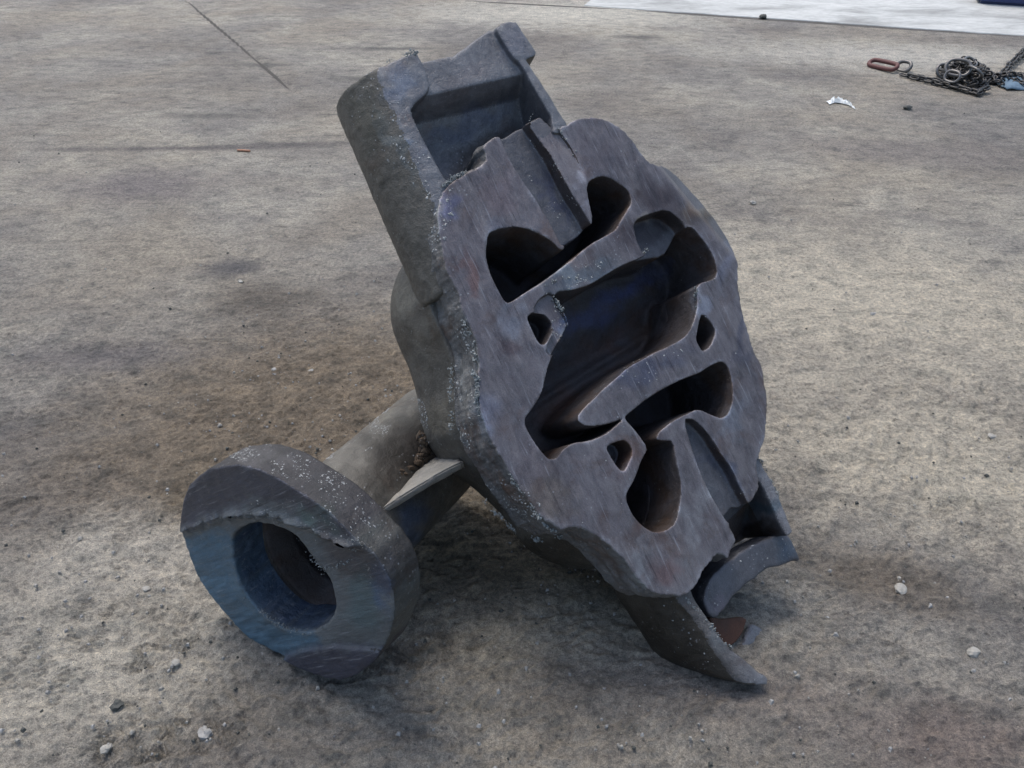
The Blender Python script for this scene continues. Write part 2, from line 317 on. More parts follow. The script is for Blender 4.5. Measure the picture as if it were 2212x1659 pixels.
# upper right shoulder is bevelled away
q1 = np.array(FP.uv(1418, 357)); q2 = np.array(FP.uv(1563, 530)); e = (q2 - q1) / np.linalg.norm(q2 - q1)
off = ((g.U - q1[0]) * e[1] - (g.V - q1[1]) * e[0])[:, :, None]; off = off if off[-1, -1, 0] > 0 else -off
bev = (off * .50 - g.w * .86).astype(np.float32)
plate = smax(side, -g.w - shallow, .0018); plate = smax(plate, g.w - PT, .01); plate = smax(plate, bev, .004)
cav = cavities(g, 1, 0) + .0008 * g.noise((.03, .03, .02), 5)
plate = smax(plate, -cav, .0012)
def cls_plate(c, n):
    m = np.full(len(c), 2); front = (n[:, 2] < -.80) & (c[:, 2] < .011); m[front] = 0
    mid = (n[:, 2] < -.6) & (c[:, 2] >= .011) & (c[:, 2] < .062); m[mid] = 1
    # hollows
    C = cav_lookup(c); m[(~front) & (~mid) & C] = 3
    return m
def cav_lookup(c):
    i = np.clip(np.rint((c - g.lo) / g.vox).astype(int), 0, np.array(g.n) - 1)
    return cav[i[:, 0], i[:, 1], i[:, 2]] < .006
def near_edge(Lp, A, wid):
    i = np.clip(np.rint((Lp - g.lo) / g.vox).astype(int), 0, np.array(g.n) - 1); a = A[i[:, 0], i[:, 1], np.minimum(i[:, 2], A.shape[2] - 1)]
    n_ = fbm(Lp[:, 0] * 1.0, Lp[:, 1], .03, 4, 21); return np.exp(-(a / wid) ** 2) * np.clip(.15 + 1.3 * n_, 0, 1)
def pat_plate(Lp):
    e = np.maximum(near_edge(Lp, cav, .006), near_edge(Lp, face, .010)) * (Lp[:, 2] < .0045)
    return 1 + e[:, None] * np.array([.7, .8, .85])
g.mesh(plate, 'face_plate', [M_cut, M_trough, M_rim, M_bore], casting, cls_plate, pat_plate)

# -- body behind it
g = Grid(FP, (-.56, -.56, PT - .03), (.44, .50, .53), .0048)
bp = g.poly(bodyB, .30)
rnd = .30 * np.clip((g.w - .30) / .24, 0, 1) ** 2.2 + .02 * np.clip((.26 - g.w) / .12, 0, 1)
body = bp + rnd + .0015 * g.noise((.03, .03, .03), 6) + .003 * g.noise((.12, .12, .12), 7)
body = smax(body, g.w - .50, .06); body = smax(body, (PT - .016) - g.w, .002)
body = smax(body, g.poly(FACE) - .09, .03)
cav = cavities(g, 1, 0) + .002 * g.noise((.03, .03, .02), 5)
body = smax(body, -cav, .004)
def cls_body(c, n):
    m = np.zeros(len(c)); m[cav_lookup(c)] = 1; return m
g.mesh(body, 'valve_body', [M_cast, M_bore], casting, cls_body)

# -- upper neck, a half pipe with a thick collar at its end
def neck(name, axA, axB, w_ax, w_cut, Rin, Rout, lo, hi, vox, extra, mats, cls):
    g = Grid(FP, lo, hi, vox)
    a = np.array(FP.uv(*axA)); b = np.array(FP.uv(*axB)); d = (b - a) / np.linalg.norm(b - a)
    along = ((g.U - a[0]) * d[0] + (g.V - a[1]) * d[1])[:, :, None].astype(np.float32)
    acr = ((g.U - a[0]) * -d[1] + (g.V - a[1]) * d[0])[:, :, None].astype(np.float32)
    rad = np.sqrt(acr ** 2 + (g.w - w_ax) ** 2); L = np.linalg.norm(b - a)
    return g, along, acr, rad, L
g, al, ac, rad, L = neck('', (1012,157), (1130,425), .055, 0, 0, 0, (-.62, -.05, -.014), (.16, .76, .28), .0040, 0, 0, 0)
NK = [(822,143),(871,119),(903,111),(914,130),(925,157),(1067,55),(1072,60),(1087,46),(1102,43),(1116,44),(1126,57),(1160,109),(1158,118),(1138,126),(1225,262),(1250,420),(1000,440),(947,388),(868,216)]
outer = np.sqrt((ac + .113) ** 2 + (g.w - .12) ** 2) - .140
outer = smax(outer, -.055 - al, .004)
plt_ = smax(g.poly(NK, 0, 0) - .012 * np.clip(g.w / .1, 0, 1), g.w - .17, .02)
out = smin(outer, plt_, .004)
out = smax(out, .004 - g.w, .003); out = smax(out, al - .42, .01)
TR = [(925,157),(880,60),(1040,-20),(1072,60),(1111,123),(1126,133),(1160,195),(1200,262),(1180,330),(1060,420),(975,395),(957,376),(895,256),(888,231),(932,192)]
prof = .020 + .045 * np.clip((al - .020) / .03, 0, 1) + .055 * np.sin(np.clip((al - .035) / .24, 0, 1) * math.pi)
bore = smax(g.poly(TR), (g.w - prof).astype(np.float32), .004)
neckD = smax(out + .0016 * g.noise((.05, .05, .05), 11) + .0010 * g.noise((.012, .012, .012), 12), -bore, .004)
neckD = smax(neckD, -(g.poly(FACE) + .015), .004)
neckD = smax(neckD, -smax(g.poly([(1037,312),(1050,339),(1043,352),(1003,373),(981,385),(960,385),(1000,300)]), g.w - .10, .003), .004)
def cls_neck(c, n):
    i = np.clip(np.rint((c - g.lo) / g.vox).astype(int), 0, np.array(g.n) - 1)
    m = np.zeros(len(c)); m[np.abs(bore[i[:, 0], i[:, 1], i[:, 2]]) < .007] = 1
    m[(n[:, 2] < -.8)] = 2; return m
g.mesh(neckD, 'upper_neck', [M_cast, M_trough, M_capf], casting, cls_neck)

# -- lower neck: the other half pipe, sitting on the floor, with an arc of its end ring
g, al, ac, rad, L = neck('', (1480,1010), (1660,1290), .06, 0, 0, 0, (-.06, -.76, .0), (.62, -.14, .27), .0040, 0, 0, 0)
ac = ac if ac[0, 0, 0] < 0 else -ac
cyl = np.sqrt((ac + .078) ** 2 + (g.w - .132) ** 2) - .148
left_arm = g.poly([(1240,1120),(1248,1180),(1262,1205),(1300,1255),(1365,1305),(1437,1398),(1482,1440),(1531,1463),(1575,1471),(1612,1470),(1584,1412),(1592,1385),(1590,1340),(1560,1300),(1580,1180),(1400,1000)], .10)
cyl = smax(cyl, left_arm, .008)
web = smax(g.poly([(1400,1200),(1500,1000),(1600,1000),(1634,983),(1644,1003),(1660,1028),(1675,1061),(1690,1094),(1700,1120),(1712,1155),(1606,1205),(1545,1250),(1525,1330),(1480,1330)], .02), g.w - .20, .02)
out = smin(cyl, web, .008); out = smax(out, .016 - g.w, .004)
out = smax(out, ac - .20, .01)
TR2 = [(1500,1000),(1560,1000),(1630,1010),(1648,1035),(1662,1060),(1680,1098),(1704,1150),(1712,1160),(1612,1210),(1560,1245),(1535,1280),(1530,1345),(1560,1390),(1585,1408),(1680,1480),(1800,1300),(1740,1140)]
TR2 = [(1500,1000),(1560,1000),(1630,1010),(1648,1035),(1662,1060),(1680,1098),(1712,1165),(1800,1300),(1760,1480),(1660,1462),(1620,1425),(1590,1404),(1572,1385),(1545,1345),(1510,1295),(1500,1262),(1530,1200),(1560,1150)]
prof2 = .040 + .125 * np.clip((al - .10) / .16, 0, 1) ** 1.6
brad = smax(g.poly(TR2), (g.w - prof2).astype(np.float32), .006)
out = smax(out, -(g.poly(FACE) + .012), .004)
low = smax(out + .0016 * g.noise((.05, .05, .05), 21) + .0010 * g.noise((.012, .012, .012), 22), -brad, .005)
rustp = smax(g.poly([(1540,1330),(1574,1339),(1628,1332),(1617,1370),(1600,1392),(1575,1405),(1555,1370)], .09), np.abs(g.w - .12) - .012, .003)
def cls_low(c, n):
    i = np.clip(np.rint((c - g.lo) / g.vox).astype(int), 0, np.array(g.n) - 1)
    m = np.zeros(len(c)); m[np.abs(brad[i[:, 0], i[:, 1], i[:, 2]]) < .008] = 1; m[(m == 1) & (c[:, 2] > .085)] = 3
    m[(n[:, 2] < -.8) & (c[:, 2] < .035)] = 2
    return m
g.mesh(low, 'lower_neck', [M_cast, M_trough, M_strip, M_bore], casting, cls_low)
g.mesh(rustp, 'rusty_web', [M_rust], casting)
ARC = [(1532,1330),(1519,1302),(1523,1274),(1537,1245),(1572,1214),(1606,1188),(1652,1165),(1700,1148),(1712,1171),(1723,1191),(1732,1212),(1709,1211),(1686,1222),(1666,1225),(1635,1245),(1606,1268),(1583,1291),(1563,1317),(1546,1336)]
g = Grid(FP, (.20, -.60, .02), (.62, -.30, .16), .0036)
arc = smax(g.poly(ARC, .05) + .0012 * g.noise((.01, .01, .03), 31) + .002 * g.noise((.03, .03, .03), 32), np.abs(g.w - .085) - .035, .006)
g.mesh(arc, 'end_ring', [M_trough], casting)
PAT = PAT0 = [(1623,1345),(1650,1362),(1668,1388),(1666,1415),(1649,1462),(1634,1466),(1609,1417),(1597,1408),(1612,1380)]

g = Grid(FP, (.28, -.74, .08), (.56, -.46, .16), .0036)
pat = smax(g.poly(PAT, .11) + .0020 * g.noise((.012, .012, .03), 33), np.abs(g.w - .118) - .008, .004)
g.mesh(pat, 'end_lip', [M_strip], casting)

# -- inlet pipe and its flange
cf = np.array([(614 - CX) / F, -(1247 - CY) / F, -1.]) * 1.74
FF = Frame(cf, [-.516, -.404, .749])
FL_UP = [(394,1150),(394,1123),(398,1090),(404,1064),(418,1040),(435,1026),(460,1010),(487,1002),(520,1001),(553,1005),(585,1016),(616,1033),(650,1054),(685,1078),(734,1116),(790,1175)]
FL_LO = [(812,1200),(832,1230),(845,1262),(852,1300),(850,1335),(842,1370),(828,1401),(810,1428),(790,1446),(765,1458),(744,1464),(705,1461),(668,1450),(640,1437),(612,1419),(578,1405),(546,1394),(510,1362),(477,1325),(448,1288),(421,1248),(405,1205),(394,1158)]
BORE = [(505,1151),(530,1134),(567,1130),(602,1138),(637,1155),(660,1180),(678,1210),(698,1232),(713,1252),(722,1280),(725,1307),(721,1325),(713,1339),(697,1354),(675,1363),(645,1365),(616,1360),(583,1340),(553,1314),(528,1280),(512,1245),(504,1210),(501,1175)]
TH = .098
g = Grid(FF, (-.35, -.35, -.022), (.36, .36, TH + .015), .0036)
fo = g.poly(FL_UP + FL_LO, 0, 3); bo = g.poly(BORE)
stri = (.0005 * vn(g.U, g.V, .009, 5) + .0015 * fbm(g.U, g.V, .06, 3, 6))[:, :, None].astype(np.float32)
upcut = g.poly([(350,1165),(394,1150),(430,1134),(470,1118),(520,1108),(560,1106),(620,1118),(680,1140),(740,1165),(790,1180),(850,1140),(900,900),(350,900)], 0, 0)
lowcap = g.poly([(612,1419),(650,1402),(720,1392),(790,1396),(835,1402),(900,1500),(600,1500)], 0, 0)
ridge = np.clip(-fo / .025, 0, 1) * np.exp(-(upcut / .010) ** 2) * .012 * (1 + .9 * fbm(g.U, g.V, .02, 3, 8)[:, :, None])
bluef = g.poly([(380,1165),(430,1150),(500,1140),(505,1200),(520,1262),(560,1325),(612,1362),(680,1372),(700,1385),(612,1425),(540,1480),(380,1300)], 0, 0)
fs = (-.008 * np.clip(-upcut / .004, 0, 1) + .006 * np.clip(-bluef / .05, 0, 1) - .008 * np.clip(-lowcap / .003, 0, 1) - ridge + .001 * fbm(g.U, g.V, .02, 3, 9)[:, :, None]).astype(np.float32)
sd_ = FF.poly([(430, 1250), (500, 1225)]); sdir = (sd_[1] - sd_[0]) / np.linalg.norm(sd_[1] - sd_[0])
lines = vn((g.U * sdir[0] + g.V * sdir[1]) * .12, (-g.U * sdir[1] + g.V * sdir[0]), .006, 4)[:, :, None] * .0016
fs = fs + lines * np.clip(-bluef / .01, 0, 1)
# the upper piece of the rim stands back a little from the lower one
fl = smax(fo + stri + .0015 * g.noise((.02, .02, .02), 41), fs - g.w, .004)
fl = smax(fl, g.w - TH + .012 * (fo > -.05), .008)
borer = bo + stri * .8 + .0015 * g.noise((.015, .015, .015), 42) + .03 * 0
fl = smax(fl, -borer, .004)
def cls_fl(c, n):
    i = np.clip(np.rint((c - g.lo) / g.vox).astype(int), 0, np.array(g.n) - 1)
    m = np.zeros(len(c)); m[(np.abs(borer[i[:, 0], i[:, 1], i[:, 2]]) < .008) & (n[:, 2] > -.7)] = 0
    m[(n[:, 2] > -.5) & (fo[i[:, 0], i[:, 1], 0] > -.02)] = 1
    return m
def pat_fl(Lp):
    x, y = Lp[:, 0][:, None], Lp[:, 1][:, None]
    f = lambda P: np.clip(-poly_sdf(FF.poly(P), x, y)[:, 0] / .03 + .5 + .35 * fbm(x[:, 0], y[:, 0], .02, 3, 4), 0, 1)[:, None]
    c = np.ones((len(Lp), 3)) * [.60, .68, .74]
    b = f([(380,1165),(430,1150),(500,1145),(505,1200),(520,1262),(560,1325),(612,1362),(690,1375),(690,1392),(612,1425),(540,1480),(380,1300)]); c = c * (1 - b) + b * np.array([.42, .78, 1.12])
    u = f([(350,1150),(430,1128),(520,1085),(560,1078),(640,1092),(700,1110),(760,1160),(850,1140),(900,900),(350,900)]); c = c * (1 - u) + u * np.array([.36, .37, .46])
    l = f([(612,1419),(650,1402),(720,1392),(790,1396),(835,1402),(900,1500),(600,1500)]); c = c * (1 - l) + l * np.array([.30, .32, .45])
    s = f([(700,1130),(790,1180),(840,1200),(850,1280),(800,1260),(740,1230),(700,1200)]); c = c * (1 - s) + s * np.array([.42, .42, .46])
    k = f(BORE); k = k * np.clip((Lp[:, 2:3] - .0) / .02, 0, 1); c = c * (1 - k) + k * np.array([.22, .34, .62])
    return c
g.mesh(fl, 'pipe_flange', [M_flange, M_cast], casting, cls_fl, pat_fl, tuple(sdir))
g_f = g
# pipe
tgt = O0 + ray(958, 938) * 2.26 - FF.o; t3 = np.array([tgt @ FF.u, tgt @ FF.v, -(tgt @ FF.n)])
g = Grid(FF, (-.30, -.30, TH - .02), (.46, .36, .66), .0050)
s_ = (g.w - .05) / (t3[2] - .05)
bc = FF.poly(BORE).mean(0)
cxw = bc[0] + (t3[0] - bc[0]) * s_; cyw = bc[1] + (t3[1] - bc[1]) * s_
pr = np.sqrt((g.U[:, :, None] - cxw) ** 2 + (g.V[:, :, None] - cyw) ** 2).astype(np.float32)
pipe = pr - (.145 + .012 * np.exp(-(g.w - TH) / .02)) + .002 * g.noise((.06, .06, .06), 51) + .0012 * g.noise((.014, .014, .014), 52)
pipe = smax(pipe, (TH - .012) - g.w, .003); pipe = smax(pipe, g.w - .64, .02)
brr = smax(pr - (.112 + .03 * np.clip((TH + .04 - g.w) / .05, 0, 1)), g.w - .36, .02)
pipe = smax(pipe, -brr, .004)
def cls_pipe(c, n):
    i = np.clip(np.rint((c - g.lo) / g.vox).astype(int), 0, np.array(g.n) - 1); m = np.zeros(len(c)); m[brr[i[:, 0], i[:, 1], i[:, 2]] < .008] = 1; return m
g.mesh(pipe, 'inlet_pipe', [M_cast, M_bore], casting, cls_pipe)

# -- gusset between pipe, flange and body
def slab(name, pts, thick_vec, m, vox=.0):
    P = [np.array(p) for p in pts]; k = len(P); V = P + [p + thick_vec for p in P]
    import bmesh
    bm = bmesh.new(); vs = [bm.verts.new(tuple(v)) for v in V]
    bm.faces.new(vs[:k]); bm.faces.new(vs[k:][::-1])
    for i in range(k): bm.faces.new([vs[i], vs[i + k], vs[(i + 1) % k + k], vs[(i + 1) % k]])
    bmesh.ops.recalc_face_normals(bm, faces=bm.faces); bmesh.ops.bevel(bm, geom=bm.edges[:], offset=.004, segments=2, affect='EDGES')
    bmesh.ops.triangulate(bm, faces=bm.faces); 
    for _ in range(4): bmesh.ops.subdivide_edges(bm, edges=[e for e in bm.edges if e.calc_length() > .012], cuts=1, use_grid_fill=False); bmesh.ops.triangulate(bm, faces=bm.faces)
    for v in bm.verts:
        c = v.co; d = float(fbm(np.array([c.x + c.z]), np.array([c.y - c.z * .7]), .03, 3, 2)[0]) * .0015; v.co = c + Vector((d, d * .6, -d))
    me = bpy.data.meshes.new(name); bm.to_mesh(me); bm.free(); me.materials.append(m)
    for p in me.polygons: p.use_smooth = True
    o = bpy.data.objects.new(name, me); link(o, casting); o.matrix_parent_inverse = Matrix.Translation(casting.location).inverted(); return o
def pt(px, py, t): return O0 + ray(px, py) * t
M_gus = steel('dusty_pale_steel', (.14, .136, .125), (.23, .222, .20), (.33, .318, .29), (.12, .09, .07), -.02, .02, .05, .7, .8, stretch=0)
slab('gusset', [pt(800,1106,1.84), pt(830,1072,1.88), pt(880,1025,1.94), pt(932,985,2.0), pt(975,970,1.98), pt(1000,996,1.86), pt(930,1032,1.84), pt(860,1076,1.82), pt(815,1108,1.80)], cam2w(np.array([.002, -.017, -.012])), M_gus)

# -- slag beads and torn dross along the burnt edges
def beads(name, lines, mats, rmin, rmax, count, wid, seed, wlift=0.0, frame=FP):
    r = np.random.default_rng(seed); t = (1 + 5 ** .5) / 2
    iv = np.array([(-1,t,0),(1,t,0),(-1,-t,0),(1,-t,0),(0,-1,t),(0,1,t),(0,-1,-t),(0,1,-t),(t,0,-1),(t,0,1),(-t,0,-1),(-t,0,1)], float) / 1.9
    fi = np.array([(0,11,5),(0,5,1),(0,1,7),(0,7,10),(0,10,11),(1,5,9),(5,11,4),(11,10,2),(10,7,6),(7,1,8),(3,9,4),(3,4,2),(3,2,6),(3,6,8),(3,8,9),(4,9,5),(2,4,11),(6,2,10),(8,6,7),(9,8,1)])
    VV, FFs = [], []
    for (P, w0, dens) in lines:
        P = np.array(P, float); seg = np.linalg.norm(np.diff(P, axis=0), axis=1); cum = np.r_[0, np.cumsum(seg)]
        for _ in range(int(count * dens * 1.6)):
            q = r.random() * cum[-1]
            if vn(np.array([q]), np.array([P[0, 0]]), 22, 3)[0] < -.1 + .5 * (r.random() - .5): continue
            x = np.interp(q, cum, P[:, 0]) + r.normal() * wid; y = np.interp(q, cum, P[:, 1]) + r.normal() * wid
            uvp = np.array(frame.uv(x, y, w0)); c = frame.o + uvp[0] * frame.u + uvp[1] * frame.v - frame.n * (w0 + r.normal() * .003)
            s = rmin + (rmax - rmin) * r.random() ** 2.5; sc = s * (.5 + r.random(3) * 1.1)
            A = np.linalg.qr(r.normal(size=(3, 3)))[0]; v = (iv * (.75 + .5 * r.random((12, 1)))) * sc @ A + c
            FFs.append(fi + 12 * len(VV)); VV.append(v)
    o = mesh_np(name, np.concatenate(VV), np.concatenate(FFs), mats, casting, smooth=False); o['kind'] = 'stuff'; return o
beads('slag_beads', [([(955,402),(985,383),(1003,373)], .004, 1.2), ([(900,480),(930,440),(955,405)], .06, 1.0), ([(1000,690),(1022,735),(1030,800),(1030,860),(1038,900)], .010, 1.6),
  ([(1020,800),(1032,822),(1030,860)], .004, 1.6), ([(975,790),(972,860),(975,930)], .12, .7), ([(1085,1000),(1124,1062),(1166,1120)], .006, 1.6), ([(1040,1075),(1110,1147),(1160,1166),(1215,1160)], .12, 1.5), ([(1170,1128),(1214,1158)], .02, .8),
  ([(1480,1292),(1505,1320),(1530,1350),(1560,1385),(1578,1400)], .020, 2.6), ([(1634,985),(1650,1010),(1675,1058),(1690,1094)], .02, 1.2), ([(1196,640),(1215,672),(1230,700)], .004, .7), ([(1500,620),(1508,650),(1498,700)], .002, .4), ([(1395,540),(1380,560)], .0, .4),
  ([(1170,622),(1200,604),(1255,596)], .001, .5), ([(880,235),(900,290),(930,350),(955,390)], .01, .8), ([(1143,259),(1174,243),(1204,275),(1243,331)], .001, .6), ([(822,143),(871,118),(903,111)], -.015, .8)],
  M_slag, .0009, .0030, 110, 2.5, 3)
beads('torn_dross', [([(394,1150),(450,1120),(520,1106),(600,1110)], -.008, 1.0), ([(600,1110),(680,1140),(760,1165),(800,1180)], -.008, 1.2), ([(637,1155),(678,1210),(700,1232),(760,1210)], 0, 1.0), ([(530,1290),(560,1320),(612,1358),(670,1366),(715,1345)], 0, 1.4), ([(690,1105),(740,1150),(770,1190)], -.005, .8)],
  M_slag, .0007, .0022, 90, 3.0, 5, frame=FF)
M_flake = steel('pale_scale_flake', (.16, .165, .165), (.28, .29, .29), (.46, .48, .48), (.2, .16, .12), -.1, .0, .1, .5, .5, stretch=0)
def flakes(jobs, name, seed, m):
    r = np.random.default_rng(seed); VV, FFs = [], []; k = 0
    for o, px0, py0, rx, ry, rot, count, smin_, smax_, nzmin in jobs:
        me = o.data; n = len(me.vertices); co = np.empty(n * 3, np.float32); me.vertices.foreach_get('co', co); co = co.reshape(-1, 3)
        nr = np.empty(n * 3, np.float32); me.vertex_normals.foreach_get('vector', nr); nr = nr.reshape(-1, 3)
        d = co - O0; z = -(d @ CB); px = CX + F * (d @ CR) / z; py = CY - F * (d @ CU) / z
        a = (px - px0) * math.cos(rot) + (py - py0) * math.sin(rot); b = -(px - px0) * math.sin(rot) + (py - py0) * math.cos(rot)
        q = (a / rx) ** 2 + (b / ry) ** 2; idx = np.flatnonzero((q < 1) & (nr[:, 2] > nzmin) & ((nr * d).sum(1) < 0) & (fbm(px, py, 26, 2, 3) > -.15))
        if not len(idx): continue
        for i in r.choice(idx, min(count, len(idx)), replace=False):
            s = smin_ + (smax_ - smin_) * r.random() ** 3; nn = nr[i] + r.normal(size=3) * .15; nn /= np.linalg.norm(nn); t1 = np.cross(nn, r.normal(size=3)); t1 /= np.linalg.norm(t1); t2 = np.cross(nn, t1)
            ring = [co[i] + nn * s * .12 + s * (.6 + .6 * r.random()) * (math.cos(h) * t1 + math.sin(h) * t2 * .7) for h in (0, 1.2, 2.3, 3.4, 4.6, 5.5)]
            VV += ring + [co[i] + nn * s * .5]; FFs += [(k + j, k + (j + 1) % 6, k + 6) for j in range(6)]; k += 7
    o = mesh_np(name, VV, FFs, m, casting, smooth=False); o['kind'] = 'stuff'
PRT = {c.name: c for c in casting.children}
flakes([(PRT['inlet_pipe'], 745, 950, 130, 50, -.6, 1300, .0006, .0034, .0), (PRT['pipe_flange'], 600, 985, 170, 40, .3, 460, .0006, .0034, .05), (PRT['pipe_flange'], 760, 1090, 90, 50, .8, 120, .0008, .003, -.3),
  (PRT['pipe_flange'], 660, 1140, 130, 45, .35, 130, .0006, .0028, -1), (PRT['face_plate'], 1380, 810, 110, 30, -.5, 90, .0006, .0030, -1), (PRT['face_plate'], 1190, 400, 40, 110, -.5, 110, .0006, .0030, -1), (PRT['face_plate'], 1240, 600, 70, 22, -.5, 90, .0006, .0028, -1),
  (PRT['face_plate'], 1212, 680, 20, 50, .3, 60, .0006, .003, -1), (PRT['face_plate'], 1350, 900, 330, 420, 0, 140, .0005, .0020, -1), (PRT['upper_neck'], 890, 330, 30, 150, -.45, 220, .0008, .0040, -1), (PRT['upper_neck'], 830, 260, 70, 130, -.4, 80, .0006, .003, -1),
  (PRT['face_plate'], 930, 470, 45, 110, .2, 260, .001, .0050, -1), (PRT['face_plate'], 1000, 840, 25, 160, .0, 260, .001, .0050, -1), (PRT['valve_body'], 900, 800, 60, 200, 0, 40, .0005, .002, -1), (PRT['valve_body'], 912, 920, 14, 60, -.1, 120, .001, .004, -1), (PRT['end_ring'], 1620, 1240, 120, 70, -.5, 80, .0006, .003, -1), (PRT['lower_neck'], 1500, 1360, 90, 100, 0, 70, .0006, .003, -1),
  (PRT['face_plate'], 1110, 1110, 90, 60, .7, 200, .001, .004, -1)], 'scale_flakes', 12, M_flake)
M_soil = steel('caked_brown_soil', (.03, .02, .013), (.06, .042, .028), (.12, .09, .06), (.07, .045, .025), .1, .02, 0, .9, 2.0, stretch=0)
def soil_pack():
    r = np.random.default_rng(9); P = np.array([(804,1104),(830,1075),(860,1045),(895,1015),(925,985),(912,960)], float); VV, FFs = [], []
    t = (1 + 5 ** .5) / 2; iv = np.array([(-1,t,0),(1,t,0),(-1,-t,0),(1,-t,0),(0,-1,t),(0,1,t),(0,-1,-t),(0,1,-t),(t,0,-1),(t,0,1),(-t,0,-1),(-t,0,1)], float) / 1.9
    fi = np.array([(0,11,5),(0,5,1),(0,1,7),(0,7,10),(0,10,11),(1,5,9),(5,11,4),(11,10,2),(10,7,6),(7,1,8),(3,9,4),(3,4,2),(3,2,6),(3,6,8),(3,8,9),(4,9,5),(2,4,11),(6,2,10),(8,6,7),(9,8,1)])
    for _ in range(420):
        q = r.random() * 5; i = int(q); p = P[i] + (P[min(i + 1, 5)] - P[i]) * (q - i); p = p + r.normal(size=2) * 5 + np.array([2, -8])
        c = pt(p[0], p[1], np.interp(p[0], [800, 930], [1.835, 1.985]) + r.normal() * .008); s = .003 + .010 * r.random() ** 2
        VV.append(iv * s * (.6 + r.random((12, 1)) * .7) + c); FFs.append(fi + 12 * len(FFs))
    o = mesh_np('caked_soil', np.concatenate(VV), np.concatenate(FFs), M_soil, casting, smooth=False); o['kind'] = 'stuff'
soil_pack()

# ------------------------------------------------------------------ the floor
def axis(parts):
    out = []
    for a, b, st in parts: out.append(np.arange(a, b, st))
    return np.concatenate(out)
xs = axis([(-60, -12, 6), (-12, -4, .8), (-4, -2, .06), (-2, -.85, .010), (-.85, .35, .0042), (.35, 2.2, .010), (2.2, 5, .04), (5, 12, .8), (12, 61, 6)])
ys = axis([(-30, -2, 4), (-2, .3, .2), (.3, .8, .02), (.8, 1.75, .0048), (1.75, 3.2, .009), (3.2, 8, .022), (8, 14, .4), (14, 121, 8)])
X, Y = np.meshgrid(xs, ys, indexing='ij')
near = np.clip((4.2 - Y) / 3.2, 0.0, 1) * np.clip((3 - np.abs(X)) / 1, 0, 1)
ang = R(-14); Xr = X * math.cos(ang) + Y * math.sin(ang); Yr = -X * math.sin(ang) + Y * math.cos(ang)
streak = fbm(Xr / 2.4, Yr, .06, 4, 1, .6)
Z = near * (.0045 * streak + .008 * fbm(X, Y, .35, 2, 4)) + near * .0030 * fbm(X, Y, .022, 2, 7) + near * .006 * np.clip(fbm(X, Y, .5, 2, 31) + .25, 0, 1) * (np.abs(fbm(Xr / 1.3, Yr, .05, 3, 33, .55)) - .3) + .0012 * streak * np.clip((9 - Y) / 4, 0, 1)
def waves(seed, ang, lam, patch, thr):
    c_, s_ = math.cos(ang), math.sin(ang); u = X * c_ + Y * s_; v = -X * s_ + Y * c_
    ph = v / lam + 1.1 * fbm(X, Y, .16, 3, seed) + .5 * fbm(X, Y, .05, 2, seed + 1)
    m = np.clip((fbm(X, Y, patch, 2, seed + 3) - thr) * 4, 0, 1)
    r_ = 1 - np.abs(((ph % 1) * 2) - 1); return m * (r_ ** 1.6 - .4) * np.clip(.5 + 1.4 * vn(X, Y, .045, seed + 5), 0, 1.3)
Z += near * (.0070 * waves(51, .15, .050, .30, -.05) + .0065 * waves(57, -.35, .040, .25, .0) + .0055 * waves(63, .8, .030, .20, .1) + .0050 * waves(71, -.05, .034, .35, -.1))
cr = fbm(X, Y, .013, 2, 91, .6); Z += near * (.0018 * cr + .0045 * np.clip(cr - .40, 0, 1))
dirt = np.clip(1.15 - np.sqrt(((X + .35) / .95) ** 2 + ((Y - 2.05) / .75) ** 2), 0, 1)         # churned soil around the casting
Z += dirt * (.007 * np.abs(fbm(Xr / 1.6, Yr, .045, 4, 12, .6)) + .003 * fbm(X, Y, .014, 2, 13))
def print_mark(px, py, ang, L, Wd, pitch=.0125, amp=.0040, kind=0):
    global Z
    c = ground_pt(px, py); a = ang
    u = (X - c[0]) * math.cos(a) + (Y - c[1]) * math.sin(a); v = -(X - c[0]) * math.sin(a) + (Y - c[1]) * math.cos(a)
    m = np.clip((1 - np.sqrt((u / L) ** 4 + (v / Wd) ** 4)) * 5, 0, 1)
    zz = np.abs(((v / (Wd * .5)) % 2) - 1) if kind == 0 else 0
    ph = u + zz * Wd * .45
    m = m * np.clip(.6 + 1.2 * vn(X, Y, .03, 3), 0, 1)
    Z = Z + m * (amp * np.sin(ph / pitch * 2 * math.pi) - .0025) + .004 * np.exp(-((np.sqrt((u / L) ** 4 + (v / Wd) ** 4) - 1) / .12) ** 2) * (amp > .001) * .5
for a in [(830, 1420, .22, .17, .055), (960, 1385, .30, .13, .05), (320, 1600, .1, .12, .05), (430, 1590, .1, .10, .05), (60, 1390, .0, .12, .05), (230, 1350, .9, .08, .05), (350, 1400, .5, .09, .04), (850, 1350, .12, .09, .04),
          (1290, 1190, .0, .10, .06), (60, 1480, .0, .1, .05)]: print_mark(*a)
for a in [(480, 1510, .8, .10, .06, .035, .003, 1), (260, 1540, .7, .12, .06, .03, .003, 1), (140, 1100, .1, .16, .07, .03, .003, 1), (90, 1640, .4, .16, .07, .04, .004, 1), (250, 1010, .1, .14, .06, .03, .003, 1), (640, 1280, .1, .1, .1, .03, .003, 1),
          (330, 1050, .2, .2, .1, .04, .003, 1), (1150, 1300, .1, .16, .06, .04, .003, 1), (2050, 860, -.6, .3, .15, .05, .003, 1), (1950, 1080, -.6, .25, .12, .05, .003, 1), (1900, 950, -.5, .25, .10, .04, .003, 1)]: print_mark(*a)
